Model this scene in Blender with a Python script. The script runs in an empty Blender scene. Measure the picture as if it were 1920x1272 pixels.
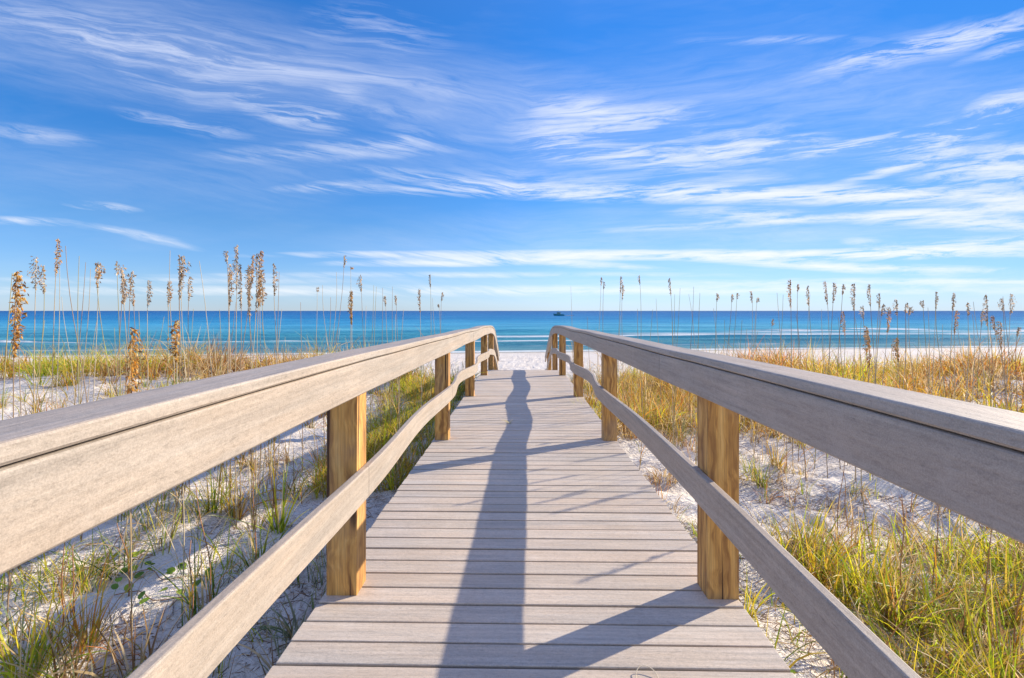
import bpy, bmesh, math, random
import numpy as np
from mathutils import Vector, Matrix
R = math.radians
rng = np.random.default_rng(7)
random.seed(11)
S = bpy.context.scene
C = S.collection
EYE = 1.406
F = 930.0
YAW = R(1.05)
SEA = EYE - 4.5
SUN_EL, SUN_AZ = 23.4, 59.5          # elevation; azimuth clockwise from the path direction (+y)
ROWS = (-0.62, 2.43, 5.50, 8.50, 11.80, 14.40, 17.35)

# ------------------------------------------------------------------ helpers
def link(o, parent=None):
    C.objects.link(o)
    if parent: o.parent = parent
    return o
def tag(o, label=None, cat=None, group=None, kind=None):
    if label: o['label'] = label
    if cat: o['category'] = cat
    if group: o['group'] = group
    if kind: o['kind'] = kind
    return o
def empty(name, loc=(0, 0, 0), rz=0.0):
    o = bpy.data.objects.new(name, None)
    o.location = loc; o.rotation_euler = (0, 0, rz); o.empty_display_size = .1
    return link(o)
def at(px, py, D):
    """a place in the world at distance D along the view for a spot of the 1920 px photograph"""
    c = (px - 960) / F
    return Vector((-math.sin(YAW) * D + math.cos(YAW) * c * D, math.cos(YAW) * D + math.sin(YAW) * c * D, EYE + (583 - py) / F * D))
def quads(name, V, Fc, mat, col=None, parent=None, smooth=False):
    me = bpy.data.meshes.new(name)
    V = np.asarray(V, np.float32); Fc = np.asarray(Fc, np.int32)
    me.vertices.add(len(V)); me.vertices.foreach_set('co', V.ravel())
    n, k = Fc.shape
    me.loops.add(n * k); me.loops.foreach_set('vertex_index', Fc.ravel())
    me.polygons.add(n)
    me.polygons.foreach_set('loop_start', np.arange(0, n * k, k, dtype=np.int32))
    me.polygons.foreach_set('loop_total', np.full(n, k, np.int32))
    me.polygons.foreach_set('use_smooth', np.full(n, smooth))
    if col is not None:
        a = me.attributes.new('Col', 'FLOAT_COLOR', 'POINT')
        a.data.foreach_set('color', np.asarray(col, np.float32).ravel())
    me.materials.append(mat)
    me.update(calc_edges=True)
    return link(bpy.data.objects.new(name, me), parent)
def from_bm(name, bm, mat, parent=None, smooth=False, loc=None):
    me = bpy.data.meshes.new(name)
    bm.normal_update()
    bm.to_mesh(me); bm.free()
    if smooth:
        for p in me.polygons: p.use_smooth = True
    me.materials.append(mat)
    o = link(bpy.data.objects.new(name, me), parent)
    if loc: o.location = loc
    return o
def box(bm, x0, x1, y0, y1, z0, z1, bev=0.0):
    r = bmesh.ops.create_cube(bm, size=1)
    for v in r['verts']:
        v.co = Vector(((x0 + x1) / 2 + v.co.x * (x1 - x0), (y0 + y1) / 2 + v.co.y * (y1 - y0), (z0 + z1) / 2 + v.co.z * (z1 - z0)))
    if bev:
        ed = list({e for v in r['verts'] for e in v.link_edges})
        bmesh.ops.bevel(bm, geom=ed, offset=bev, segments=2, affect='EDGES', profile=.6)
def _h(i, j, s):
    n = (i * 374761393 + j * 668265263 + s * 1442695041) & 0x7fffffff
    n = ((n ^ (n >> 13)) * 1274126177) & 0x7fffffff
    n = (n ^ (n >> 16)) & 0xffff
    return n / 65535.0
def vn(x, y, s=0):
    x = np.asarray(x, float); y = np.asarray(y, float)
    i = np.floor(x).astype(np.int64); j = np.floor(y).astype(np.int64)
    u = x - i; v = y - j
    u = u * u * (3 - 2 * u); v = v * v * (3 - 2 * v)
    return (_h(i, j, s) * (1 - u) + _h(i + 1, j, s) * u) * (1 - v) + (_h(i, j + 1, s) * (1 - u) + _h(i + 1, j + 1, s) * u) * v
def sst(a, b, x):
    t = np.clip((np.asarray(x, float) - a) / (b - a), 0, 1)
    return t * t * (3 - 2 * t)
def smooth_interp(pts):
    xs = np.array([p[0] for p in pts], float); ys = np.array([p[1] for p in pts], float)
    d = np.gradient(ys, xs)
    h_ = np.diff(xs); s_ = np.diff(ys) / h_
    m = np.zeros(len(xs)); m[0] = s_[0]; m[-1] = s_[-1]
    for i in range(1, len(xs) - 1):
        m[i] = 0 if s_[i - 1] * s_[i] <= 0 else 2 * s_[i - 1] * s_[i] / (s_[i - 1] + s_[i])
    def f(x):
        x = np.clip(np.asarray(x, float), xs[0], xs[-1])
        i = np.clip(np.searchsorted(xs, x) - 1, 0, len(xs) - 2)
        t = (x - xs[i]) / h_[i]
        return ((2 * t**3 - 3 * t**2 + 1) * ys[i] + (t**3 - 2 * t**2 + t) * h_[i] * m[i]
                + (-2 * t**3 + 3 * t**2) * ys[i + 1] + (t**3 - t**2) * h_[i] * m[i + 1])
    return f

# ------------------------------------------------------------------ materials
class NT:
    def __init__(s, tree): s.t = tree; s.n = tree.nodes; s.l = tree.links
    def add(s, kind, **kw):
        n = s.n.new(kind)
        ins = kw.pop('ins', {})
        for k, v in kw.items(): setattr(n, k, v)
        for k, v in ins.items():
            if hasattr(v, 'is_output') or isinstance(v, bpy.types.NodeSocket): s.l.new(v, n.inputs[k])
            else: n.inputs[k].default_value = v
        return n
    def math(s, op, a, b=None, c=None, clamp=False):
        ins = {0: a}
        if b is not None: ins[1] = b
        if c is not None: ins[2] = c
        return s.add('ShaderNodeMath', operation=op, use_clamp=clamp, ins=ins).outputs[0]
    def noise(s, vec, scale=1, detail=4, rough=.55, dist=0, dims='3D'):
        return s.add('ShaderNodeTexNoise', noise_dimensions=dims, ins={'Vector': vec, 'Scale': scale, 'Detail': detail, 'Roughness': rough, 'Distortion': dist}).outputs['Fac']
    def mapping(s, vec, scale=(1, 1, 1), loc=(0, 0, 0), rot=(0, 0, 0)):
        return s.add('ShaderNodeMapping', ins={'Vector': vec, 'Location': loc, 'Rotation': rot, 'Scale': scale}).outputs[0]
    def ramp(s, fac, stops, interp='LINEAR'):
        n = s.add('ShaderNodeValToRGB', ins={'Fac': fac}); cr = n.color_ramp; cr.interpolation = interp
        while len(cr.elements) < len(stops): cr.elements.new(.5)
        for e, (p, c) in zip(cr.elements, stops):
            e.position = p; e.color = (c, c, c, 1) if isinstance(c, (int, float)) else (*c, 1)
        return n.outputs[0]
    def mix(s, fac, a, b, mode='MIX'):
        n = s.add('ShaderNodeMix', data_type='RGBA', blend_type=mode)
        for i, v in ((0, fac), (6, a), (7, b)):
            if isinstance(v, bpy.types.NodeSocket): s.l.new(v, n.inputs[i])
            else: n.inputs[i].default_value = v if i == 0 else (*v, 1)
        return n.outputs[2]
def mat(name):
    m = bpy.data.materials.new(name); m.use_nodes = True
    t = NT(m.node_tree); t.b = t.n['Principled BSDF']; t.out = t.n['Material Output']
    t.obj = t.add('ShaderNodeTexCoord').outputs['Object']
    t.m = m
    return t
def simple(name, col, rough=.6):
    t = mat(name)
    n = t.noise(t.obj, 9, 3)
    c = t.mix(n, tuple(x * .75 for x in col), tuple(min(1, x * 1.2) for x in col))
    t.l.new(c, t.b.inputs['Base Color']); t.b.inputs['Roughness'].default_value = rough
    return t.m
def board_mat(name, base, along, warm=(1, 1, 1)):
    """weathered composite lumber; fine grain along one axis"""
    t = mat(name)
    sc = {'x': (2.2, 55, 55), 'y': (55, 2.2, 55)}[along]
    sc2 = {'x': (.7, 12, 12), 'y': (12, .7, 12)}[along]
    g = t.noise(t.mapping(t.obj, sc), 1, 6, .65)
    g2 = t.noise(t.mapping(t.obj, sc2), 1, 4, .6)
    big = t.noise(t.obj, 1.6, 4, .6)
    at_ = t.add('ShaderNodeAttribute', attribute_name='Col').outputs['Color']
    lo = tuple(b * .68 for b in base); hi = tuple(min(1, b * 1.22) for b in base)
    c = t.mix(t.ramp(g, [(.3, 0.), (.7, 1.)]), lo, hi)
    c = t.mix(t.ramp(g2, [(.35, 0.), (.65, .5)]), c, tuple(b * w for b, w in zip(base, (1.16, 1.0, .84))))
    c = t.mix(t.ramp(big, [(.35, .35), (.62, 0.)]), c, tuple(b * .72 for b in base))
    spk = t.noise(t.mapping(t.obj, {'x': (24, 150, 150), 'y': (150, 24, 150)}[along]), 1, 2, .5)
    c = t.mix(t.ramp(spk, [(.66, 0.), (.75, .45)]), c, tuple(b * .45 for b in base))
    iso = t.noise(t.obj, 260, 3, .7); iso2 = t.noise(t.mapping(t.obj, {'x': (40, 90, 90), 'y': (90, 40, 90)}[along]), 1, 4, .75)
    c = t.mix(1.0, c, t.ramp(iso, [(.3, .80), (.7, 1.16)]), 'MULTIPLY')
    c = t.mix(1.0, c, t.ramp(iso2, [(.34, .84), (.5, 1.0), (.7, 1.04)]), 'MULTIPLY')
    wr_ = t.noise(t.obj, 5.5, 5, .7)
    c = t.mix(t.ramp(wr_, [(.56, 0.), (.70, .30)]), c, tuple(b * f_ for b, f_ in zip(base, (1.18, 1.18, 1.2))))
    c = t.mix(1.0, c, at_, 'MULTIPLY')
    t.l.new(c, t.b.inputs['Base Color'])
    t.b.inputs['Roughness'].default_value = .62
    t.b.inputs['Specular IOR Level'].default_value = .35
    h = t.math('ADD', t.math('ADD', t.math('MULTIPLY', g, .6), t.math('MULTIPLY', spk, -.25)), t.math('MULTIPLY', iso2, .5))
    bp = t.add('ShaderNodeBump', ins={'Strength': .55, 'Distance': .004, 'Height': h})
    t.l.new(bp.outputs[0], t.b.inputs['Normal'])
    return t.m
DECK_M = board_mat('deck_composite', (.60, .53, .455), 'x')
RAIL_M = board_mat('rail_composite', (.42, .37, .325), 'y')

def post_mat():
    t = mat('treated_pine')
    warp = t.noise(t.obj, 3.0, 2)
    v = t.add('ShaderNodeVectorMath', operation='ADD', ins={0: t.mapping(t.obj, (26, 26, 1.5)), 1: t.add('ShaderNodeCombineXYZ', ins={0: t.math('MULTIPLY', warp, 4.0), 1: t.math('MULTIPLY', warp, 3.0)}).outputs[0]}).outputs[0]
    g = t.noise(v, 1, 5, .6)
    fine = t.noise(t.mapping(t.obj, (120, 120, 3)), 1, 3)
    c = t.ramp(g, [(.25, (.13, .05, .012)), (.42, (.40, .19, .05)), (.54, (.66, .35, .09)), (.75, (.85, .53, .18))])
    c = t.mix(t.ramp(fine, [(.35, .4), (.6, 0.)]), c, (.22, .11, .04))
    grey = t.noise(t.obj, 2.3, 4)
    c = t.mix(t.ramp(grey, [(.5, 0.), (.75, .4)]), c, (.36, .31, .24))
    crk = t.noise(t.mapping(t.obj, (34, 34, .8), (3, 1, 7)), 1, 2, .4)
    ck = t.ramp(crk, [(.33, 1.), (.37, 0.)])
    vo = t.add('ShaderNodeTexVoronoi', feature='F1', ins={'Vector': t.add('ShaderNodeVectorMath', operation='ADD', ins={0: t.mapping(t.obj, (6.5, 6.5, 2.2), (.3, .1, .6)), 1: t.add('ShaderNodeCombineXYZ', ins={0: t.math('MULTIPLY', fine, .25), 2: t.math('MULTIPLY', g, .35)}).outputs[0]}).outputs[0], 'Scale': 1.0}).outputs['Distance']
    kn = t.ramp(vo, [(.05, 1.), (.15, 0.)])
    dk = t.math('MAXIMUM', ck, t.math('MULTIPLY', kn, .8))
    c = t.mix(dk, c, (.07, .03, .012))
    t.l.new(c, t.b.inputs['Base Color']); t.b.inputs['Roughness'].default_value = .75
    bp = t.add('ShaderNodeBump', ins={'Strength': .7, 'Distance': .006, 'Height': t.math('SUBTRACT', t.math('MULTIPLY', g, .5), dk)})
    t.l.new(bp.outputs[0], t.b.inputs['Normal'])
    return t.m
POST_M = post_mat()
FRAME_M = simple('dark_joist', (.12, .085, .055), .85)

def grass_mat(name, trans=.45):
    t = mat(name)
    a = t.add('ShaderNodeAttribute', attribute_name='Col').outputs['Color']
    n = t.noise(t.obj, 14, 3)
    c = t.mix(1.0, a, t.ramp(n, [(.3, .85), (.7, 1.35)]), 'MULTIPLY')
    t.l.new(c, t.b.inputs['Base Color'])
    t.b.inputs['Roughness'].default_value = .5; t.b.inputs['Specular IOR Level'].default_value = .3
    tr = t.add('ShaderNodeBsdfTranslucent', ins={'Color': c})
    mx = t.add('ShaderNodeMixShader', ins={0: trans, 1: t.b.outputs[0], 2: tr.outputs[0]})
    t.l.new(mx.outputs[0], t.out.inputs['Surface'])
    return t.m
GRASS_M = grass_mat('dune_grass_blades', .5)
OAT_M = grass_mat('sea_oat_dry', .5)

def sand_mat():
    t = mat('white_quartz_sand')
    pos = t.obj
    sep = t.add('ShaderNodeSeparateXYZ', ins={0: pos})
    n1 = t.noise(pos, .9, 5, .6); n2 = t.noise(pos, 14, 5, .65); n3 = t.noise(pos, 90, 3, .6)
    c = t.mix(t.ramp(n1, [(.35, 0.), (.7, 1.)]), (.70, .635, .56), (.82, .77, .70))
    c = t.mix(t.ramp(n2, [(.55, 0.), (.74, .5)]), c, (.47, .40, .33))
    # scattered bits of leaf litter and dark shell
    lit = t.noise(t.mapping(pos, (1, 1, 1), (4, 9, 0)), 46, 3, .7, 1.2)
    msk = t.ramp(t.noise(pos, .75, 4, .6), [(.40, .12), (.58, 1.)])
    far = t.ramp(t.math('DIVIDE', sep.outputs[1], 30.0), [(.55, 1.), (.8, .06)])
    c = t.mix(t.math('MULTIPLY', t.math('MULTIPLY', t.ramp(lit, [(.535, 0.), (.60, .9)]), msk), far), c, (.17, .11, .065))
    tr_ = t.noise(t.mapping(pos, (.35, 2.5, 1)), 1, 5, .7)
    beach = t.ramp(t.math('DIVIDE', sep.outputs[1], 30.0), [(.6, 0.), (.8, 1.)])
    c = t.mix(t.math('MULTIPLY', t.ramp(tr_, [(.48, 0.), (.64, .4)]), beach), c, (.50, .43, .35))
    wet = t.ramp(t.math('MULTIPLY_ADD', sep.outputs[2], 1.0, 4.0), [(.93, 1.), (.985, 0.)])
    c = t.mix(t.math('MULTIPLY', wet, .75), c, (.36, .32, .26))
    t.l.new(c, t.b.inputs['Base Color']); t.b.inputs['Roughness'].default_value = .9
    t.b.inputs['Specular IOR Level'].default_value = .15
    h = t.math('ADD', t.math('MULTIPLY', t.noise(pos, 7, 5, .6), 1.0), t.math('ADD', t.math('MULTIPLY', n2, .35), t.math('MULTIPLY', n3, .08)))
    bp = t.add('ShaderNodeBump', ins={'Strength': .8, 'Distance': .06, 'Height': h})
    t.l.new(bp.outputs[0], t.b.inputs['Normal'])
    return t.m
SAND_M = sand_mat()

def sea_mat():
    t = mat('gulf_water')
    pos = t.obj
    sep = t.add('ShaderNodeSeparateXYZ', ins={0: pos}); X, Y = sep.outputs[0], sep.outputs[1]
    ys = t.math('SUBTRACT', Y, t.math('MULTIPLY', t.math('MAXIMUM', t.math('MINIMUM', X, 60.0), -60.0), .15))
    # depth of the bottom seen through the water: shallow bar, gutter, second bar, deep
    lg = t.math('LOGARITHM', t.math('MAXIMUM', ys, 30.0), 10.0)
    wob = t.noise(t.mapping(pos, (.006, .03, 1)), 1, 4, .6)
    f = t.math('ADD', t.math('DIVIDE', t.math('SUBTRACT', lg, 1.7), 2.3), t.math('MULTIPLY', t.math('SUBTRACT', wob, .5), .11))
    c = t.ramp(f, [(.0, (.22, .37, .36)), (.045, (.085, .27, .34)), (.10, (.07, .33, .44)), (.17, (.11, .42, .56)), (.25, (.05, .34, .56)), (.33, (.014, .22, .46)), (.45, (.006, .165, .42)), (.65, (.004, .115, .335)), (1., (.004, .09, .27))])
    n1 = t.noise(t.mapping(pos, (.02, .11, 1)), 1, 6, .65)
    sv = t.add('ShaderNodeCombineXYZ', ins={0: t.math('MULTIPLY', X, .012), 1: t.math('MULTIPLY', lg, 38.0)}).outputs[0]
    n0 = t.noise(sv, 1, 6, .7)
    c = t.mix(t.ramp(n0, [(.36, .75), (.55, 0.)]), c, t.mix(1.0, c, (.40, .60, .74), 'MULTIPLY'))
    c = t.mix(t.ramp(n0, [(.52, 0.), (.72, .5)]), c, t.mix(1.0, c, (2.6, 1.6, 1.3), 'MULTIPLY'))
    c = t.mix(t.ramp(n1, [(.42, .55), (.6, 0.)]), c, t.mix(1.0, c, (.55, .72, .82), 'MULTIPLY'))
    n2 = t.noise(t.mapping(pos, (.25, 1.0, 1)), 1, 5, .7)
    c = t.mix(t.ramp(n2, [(.5, 0.), (.72, .35)]), c, t.mix(1.0, c, (1.9, 1.5, 1.3), 'MULTIPLY'))
    # lines of foam on the breakers
    foam = None
    def line(y0, w, x0, x1, thr, sw, k=6.0, seed=0):
        nonlocal foam
        wv = t.noise(t.mapping(pos, (.035, 0, 0), (seed * 13.7, 0, 0)), 1, 4, .55)
        d = t.math('ABSOLUTE', t.math('SUBTRACT', t.math('SUBTRACT', ys, y0), t.math('MULTIPLY', t.math('SUBTRACT', wv, .5), k)))
        brk = t.noise(t.mapping(pos, (.05, .35, 0), (seed * 7.1, 3, 0)), 1, 5, .7)
        a = t.math('SUBTRACT', 1.0, t.math('DIVIDE', d, w), clamp=True)
        a = t.math('MULTIPLY', a, t.ramp(brk, [(thr, 0.), (thr + .1, 1.)]))
        xm = t.math('MULTIPLY', t.math('DIVIDE', t.math('SUBTRACT', X, x0), sw, clamp=True), t.math('DIVIDE', t.math('SUBTRACT', x1, X), sw, clamp=True))
        a = t.math('MULTIPLY', t.math('POWER', a, .6), xm)
        foam = a if foam is None else t.math('MAXIMUM', foam, a)
    line(55.0, 1.3, -900, 900, .40, 10, 2.5, 1)
    line(63.0, .8, -900, 900, .50, 10, 3.0, 2)
    line(74.0, 1.3, -60, 900, .40, 14, 3.0, 3)
    line(86.0, 2.4, -30, 40, .36, 12, 4.0, 4)
    line(86.0, 5.5, 14, 900, .33, 14, 6.0, 5)
    line(100.0, 2.6, 40, 900, .42, 20, 8.0, 6)
    line(112.0, 5.0, 78, 100, .2, 5, 3.0, 7)
    line(78.0, 1.0, -120, -20, .5, 14, 5.0, 8)
    c = t.mix(foam, c, (.82, .83, .82))
    t.l.new(c, t.b.inputs['Base Color'])
    t.l.new(t.math('MULTIPLY_ADD', foam, .5, .28), t.b.inputs['Roughness'])
    t.b.inputs['IOR'].default_value = 1.33
    t.b.inputs['Specular IOR Level'].default_value = .006
    b1 = t.noise(t.mapping(pos, (.5, 1.6, 1)), 1, 6, .65)
    bp = t.add('ShaderNodeBump', ins={'Strength': .7, 'Distance': .5, 'Height': b1})
    t.l.new(bp.outputs[0], t.b.inputs['Normal'])
    return t.m
SEA_M = sea_mat()

# ------------------------------------------------------------------ ground, sea
_G = smooth_interp([(-60, -.45), (-5, -.42), (8, -.42), (11, -.47), (14, -.86), (17.4, -1.72), (20, -2.12), (26, -2.32), (40, -2.72), (54, SEA), (70, SEA - .7), (120, SEA - 3), (400, SEA - 9)])
def ground(x, y):
    x = np.asarray(x, float); y = np.asarray(y, float)
    side = sst(1.8, 5.5, np.abs(x))
    xs = np.clip(x, -60, 60)
    yy = y - np.where(y < 30, 3.2 * side * sst(6, 12, y) * (1 - sst(24, 34, y)), 0)
    yy = yy - .15 * xs * sst(26, 52, y)
    z = _G(yy)
    off = sst(1.15, 2.2, np.abs(x)) * (1 - sst(16, 30, y))
    z = z + off * (.28 * (vn(x / 3.1, y / 3.1, 3) - .5) + .12 * (vn(x / 1.1, y / 1.1, 4) - .45))
    z = z + .16 * sst(-2.6, -5.0, x) * sst(3, 6, y) * (1 - sst(13, 18, y)) + .10 * sst(3.5, 7, x) * sst(5, 9, y) * (1 - sst(13, 18, y))
    near = 1 - sst(30, 60, np.hypot(x, y))
    z = z + near * (.085 * (vn(x / .34, y / .26, 5) - .5) + .034 * (vn(x / .13, y / .13, 6) - .5))
    fp = vn(x / .38 + 9, y / .5, 8)                      # trodden dents
    z = z - near * .06 * sst(.68, .84, fp) * (1 - .3 * off)
    return z
def axis(segs):
    out = []
    for a, b, d in segs: out += list(np.arange(a, b, d))
    return np.array(out + [segs[-1][1]])
def grid(name, xs, ys, zf, m, smooth=True):
    X, Y = np.meshgrid(xs, ys)
    V = np.stack([X, Y, zf(X, Y)], -1).reshape(-1, 3)
    nx, ny = len(xs), len(ys)
    i = (np.arange(ny - 1)[:, None] * nx + np.arange(nx - 1)[None]).ravel()
    return quads(name, V, np.stack([i, i + 1, i + nx + 1, i + nx], 1), m, smooth=smooth)
gx = axis([(-900, -100, 40), (-100, -30, 4), (-30, -12, .5), (-12, -6, .12), (-6, 6, .045), (6, 12, .12), (12, 30, .5), (30, 100, 4), (100, 900, 40)])
gy = axis([(-60, -6, 3), (-6, 0, .4), (0, 7, .045), (7, 14, .08), (14, 34, .2), (34, 60, .6), (60, 120, 6), (120, 400, 40)])
tag(grid('ground', gx, gy, ground, SAND_M), 'white sand of the dunes and beach with brown litter and dents', None, None, 'structure')
def seaz(x, y):
    ys = y - .15 * np.clip(x, -60, 60)
    amp = np.exp(-((ys - 90) / 60) ** 2)
    ph = ys + 5 * (vn(x / 28, ys * 0 + 2, 31) - .5)
    sw = np.clip(np.sin(ph / 11.0 * 2 * np.pi), 0, 1) ** 3 * .38 * (0.4 + vn(x / 30, y / 12, 33))
    far = .25 * (vn(x / 9, y / 5, 35) - .5) * sst(60, 100, ys) * (1 - sst(300, 500, ys))
    return SEA + (sw * amp + far) * sst(54, 66, ys)
ox = axis([(-30000, -2000, 4000), (-2000, -300, 100), (-300, 300, 2.5), (300, 2000, 100), (2000, 30000, 4000)])
oy = axis([(44, 130, .8), (130, 300, 2.5), (300, 800, 20), (800, 4000, 200), (4000, 30000, 2600)])
tag(grid('sea_water', ox, oy, seaz, SEA_M), 'turquoise to deep blue sea with thin white breakers', None, None, 'structure')

# ------------------------------------------------------------------ boardwalk
deckz = smooth_interp([(-2, .0), (2.4, .0), (5.5, -.034), (8.5, -.064), (11.8, -.132), (13.2, -.20), (14.4, -.32), (15.8, -.66), (17.4, -1.25), (18.8, -1.85)])
capL = smooth_interp([(-1.8, .192), (.75, .194), (2.43, .207), (3.2, .222), (5.5, .258), (8.5, .308), (11.8, .352), (13.2, .41), (14.4, .53), (15.8, .92), (17.6, 1.60)])
capR = smooth_interp([(-1.8, .205), (.86, .208), (2.43, .222), (3.2, .236), (5.5, .262), (8.5, .312), (11.8, .352), (13.2, .41), (14.4, .53), (15.8, .90), (17.6, 1.50), (18.2, 1.70)])
midL = smooth_interp([(-1.8, .735), (1.0, .748), (2.5, .790), (5.5, .838), (8.5, .918), (11.8, .965), (13.2, 1.02), (14.4, 1.15), (15.8, 1.52), (17.5, 2.15)])
midR = smooth_interp([(-1.8, .84), (1.1, .828), (2.5, .800), (5.5, .850), (8.5, .895), (11.8, .965), (13.2, 1.0), (14.4, 1.11), (15.8, 1.48), (17.5, 2.12)])
def bulge(y, k1=.03, k2=.052):
    y = np.asarray(y, float); o = np.zeros_like(y)
    for a, b, k in ((2.55, 5.58, k1), (5.58, 8.58, k2), (8.58, 11.88, k2), (11.88, 14.48, k2 * .6)):
        t = np.clip((y - a) / (b - a), 0, 1); o += k * np.sin(np.pi * t) ** 2
    return o
walk = empty('boardwalk', (0.04, 2.4, -.45))
tag(walk, 'grey-brown composite boardwalk with wavy handrails on pine posts leading to the beach', 'boardwalk')
walk.location = (0, 0, 0)
def col4(n, v): return np.tile(np.array([*v, 1.0]), (n, 1))
# the deck: every board a bevelled piece of one mesh
bm = bmesh.new(); P = .1388; y0 = 1.955 - P * 21
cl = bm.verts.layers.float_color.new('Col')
k = 0
while y0 + k * P < 18.4:
    ya = y0 + k * P; yb = ya + P
    g = .0125 + random.random() * .003
    za, zb = float(deckz(ya)), float(deckz(yb))
    n0 = len(bm.verts)
    l_ = -.98 - random.uniform(-.004, .006); r_ = 1.06 + random.uniform(-.006, .004)
    box(bm, l_, r_, ya + g / 2, yb - g / 2, -.028, 0, .0035)
    bm.verts.ensure_lookup_table()
    tz = random.uniform(-.0012, .0012); f = random.uniform(.94, 1.05); w = random.uniform(-.02, .02)
    for v in bm.verts[n0:]:
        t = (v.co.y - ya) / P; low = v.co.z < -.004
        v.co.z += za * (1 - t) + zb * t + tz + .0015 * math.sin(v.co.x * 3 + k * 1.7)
        v[cl] = (.12, .10, .09, 1) if low else (f * (1 + w), f, f * (1 - w), 1)  # lower edges painted dark to stand in for shade down in the gaps
    k += 1
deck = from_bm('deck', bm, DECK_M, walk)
# stringers
def sweep(name, m, x0, x1, top, h, spans, parent, step=.12, bev=.006, jit=0.0, lat=None):
    V, Fc, Cc = [], [], []
    for (a, b) in spans:
        ys = np.linspace(a, b, max(2, int((b - a) / step) + 1))
        f = random.uniform(.95, 1.04)
        base = len(V); dx = random.uniform(-jit, jit)
        cs = [(x0 + bev, 0), (x1 - bev, 0), (x1 - bev * .3, -bev * .3), (x1, -bev), (x1, -h + bev), (x1 - bev, -h), (x0 + bev, -h), (x0, -h + bev), (x0, -bev), (x0 + bev * .3, -bev * .3)]
        n = len(cs)
        for y in ys:
            z = float(top(y)); lx = float(lat(y)) if lat else 0.0
            for (cx, cz) in cs: V.append((cx + dx + lx, y, z + cz)); Cc.append((f, f, f, 1))
        for i in range(len(ys) - 1):
            for q in range(n):
                a0 = base + i * n + q; a1 = base + i * n + (q + 1) % n
                Fc.append((a0, a0 + n, a1 + n, a1))
        for (s, e) in ((base, 1), (base + (len(ys) - 1) * n, -1)):
            for q in ((0, 1, 5, 6), (2, 3, 4, 4), (6, 7, 8, 9)):
                pass
            ring = [s + q for q in range(n)]
            for q in range(1, n - 2, 2):
                f4 = (ring[0], ring[q], ring[q + 1], ring[q + 2])
                Fc.append(f4 if e == 1 else f4[::-1])
            # n = 10: fan of quads 0-1-2-3, 0-3-4-5, 0-5-6-7, 0-7-8-9
    return quads(name, V, Fc, m, Cc, parent)
for x in (-.90, -.02, .93):
    sweep('joist', FRAME_M, x, x + .045, lambda y: deckz(y) - .032, .17, [(-.9, 18.3)], walk, .3, .002)
CAPH, RAILH = .036, .158
joints = [-1.5, 3.15, 8.02, 12.9]
def spans(js, end, g=.003): 
    js = list(js) + [end]
    return [(js[i] + g / 2, js[i + 1] - g / 2) for i in range(len(js) - 1)]
for side in (-1, 1):
    cap, mid = (capL, midL) if side < 0 else (capR, midR)
    endt = 17.55 if side < 0 else 18.15
    topf = lambda y, cap=cap: EYE - cap(y) + bulge(y, .004, .010)
    railt = lambda y, topf=topf: topf(y) - CAPH - .006
    midt = lambda y, mid=mid: EYE - mid(y) + bulge(y, .004, .006)
    bow = lambda y, side=side: side * bulge(y, .04 if side < 0 else .012, .095)      # the boards bow outwards between posts
    if side < 0: fx = (-.807, -.771); cx = (-.927, -.763); mx = (-.807, -.771)
    else: fx = (.873, .909); cx = (.865, 1.029); mx = (.873, .909)
    tr = sweep('top_rail', RAIL_M, fx[0], fx[1], railt, RAILH, spans(joints, endt - .02), walk, jit=.001)
    sweep('rail_cap', RAIL_M, cx[0], cx[1], topf, CAPH, spans([-1.6, 1.9 if side > 0 else .2, 5.1, 10.0], endt), tr, jit=.001)
    sweep('middle_rail', RAIL_M, mx[0], mx[1], midt, RAILH, spans([-1.5] + [r + .075 for r in ROWS[1:-1]], endt - .05), walk, jit=.0025, lat=bow)
    for i, yr in enumerate(ROWS):
        xa, xb = (-.959, -.8075) if side < 0 else (.9095, 1.061)
        yc = yr + .075
        top = float(railt(yc)) - .004 if yc < 17.6 else 0
        ex, ey = random.uniform(-.006, .006), random.uniform(-.008, .008)
        bm = bmesh.new(); box(bm, 0, xb - xa, -.075, .075, float(ground(1.3 * side, yc)) - .5, top, .005)
        for v in bm.verts:
            if v.co.z < .3: v.co.y += ey; v.co.x -= abs(ex) * -side
        p = from_bm('post', bm, POST_M, walk); p.location = (xa, yc, 0)
        # vary the grain from post to post by shifting the mesh in its own space
        p.data.transform(Matrix.Translation((i * 1.3 + side, i * .7, 0)))
        p.location = (xa - i * 1.3 - side, yc - i * .7, 0)

# ------------------------------------------------------------------ blades
PAL = {
    'green':  [(.09, .17, .02), (.15, .24, .03), (.20, .28, .03), (.30, .32, .05)],
    'lime':   [(.50, .58, .03), (.62, .60, .03), (.33, .45, .03), (.68, .58, .04), (.50, .38, .06), (.22, .32, .03)],
    'gold':   [(.60, .40, .04), (.66, .46, .08), (.42, .30, .04), (.34, .34, .04), (.55, .26, .04), (.64, .50, .18), (.25, .15, .04)],
    'straw':  [(.66, .52, .28), (.52, .38, .18), (.36, .25, .12), (.70, .58, .36), (.26, .15, .07)],
    'rust':   [(.60, .24, .03), (.46, .17, .04), (.64, .36, .06), (.48, .38, .06), (.30, .18, .06)],
    'grey':   [(.20, .27, .14), (.28, .33, .18), (.34, .36, .24), (.42, .40, .28)],
    'litter': [(.20, .12, .07), (.32, .22, .14), (.12, .07, .045), (.48, .38, .26), (.30, .18, .10)],
}
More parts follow.
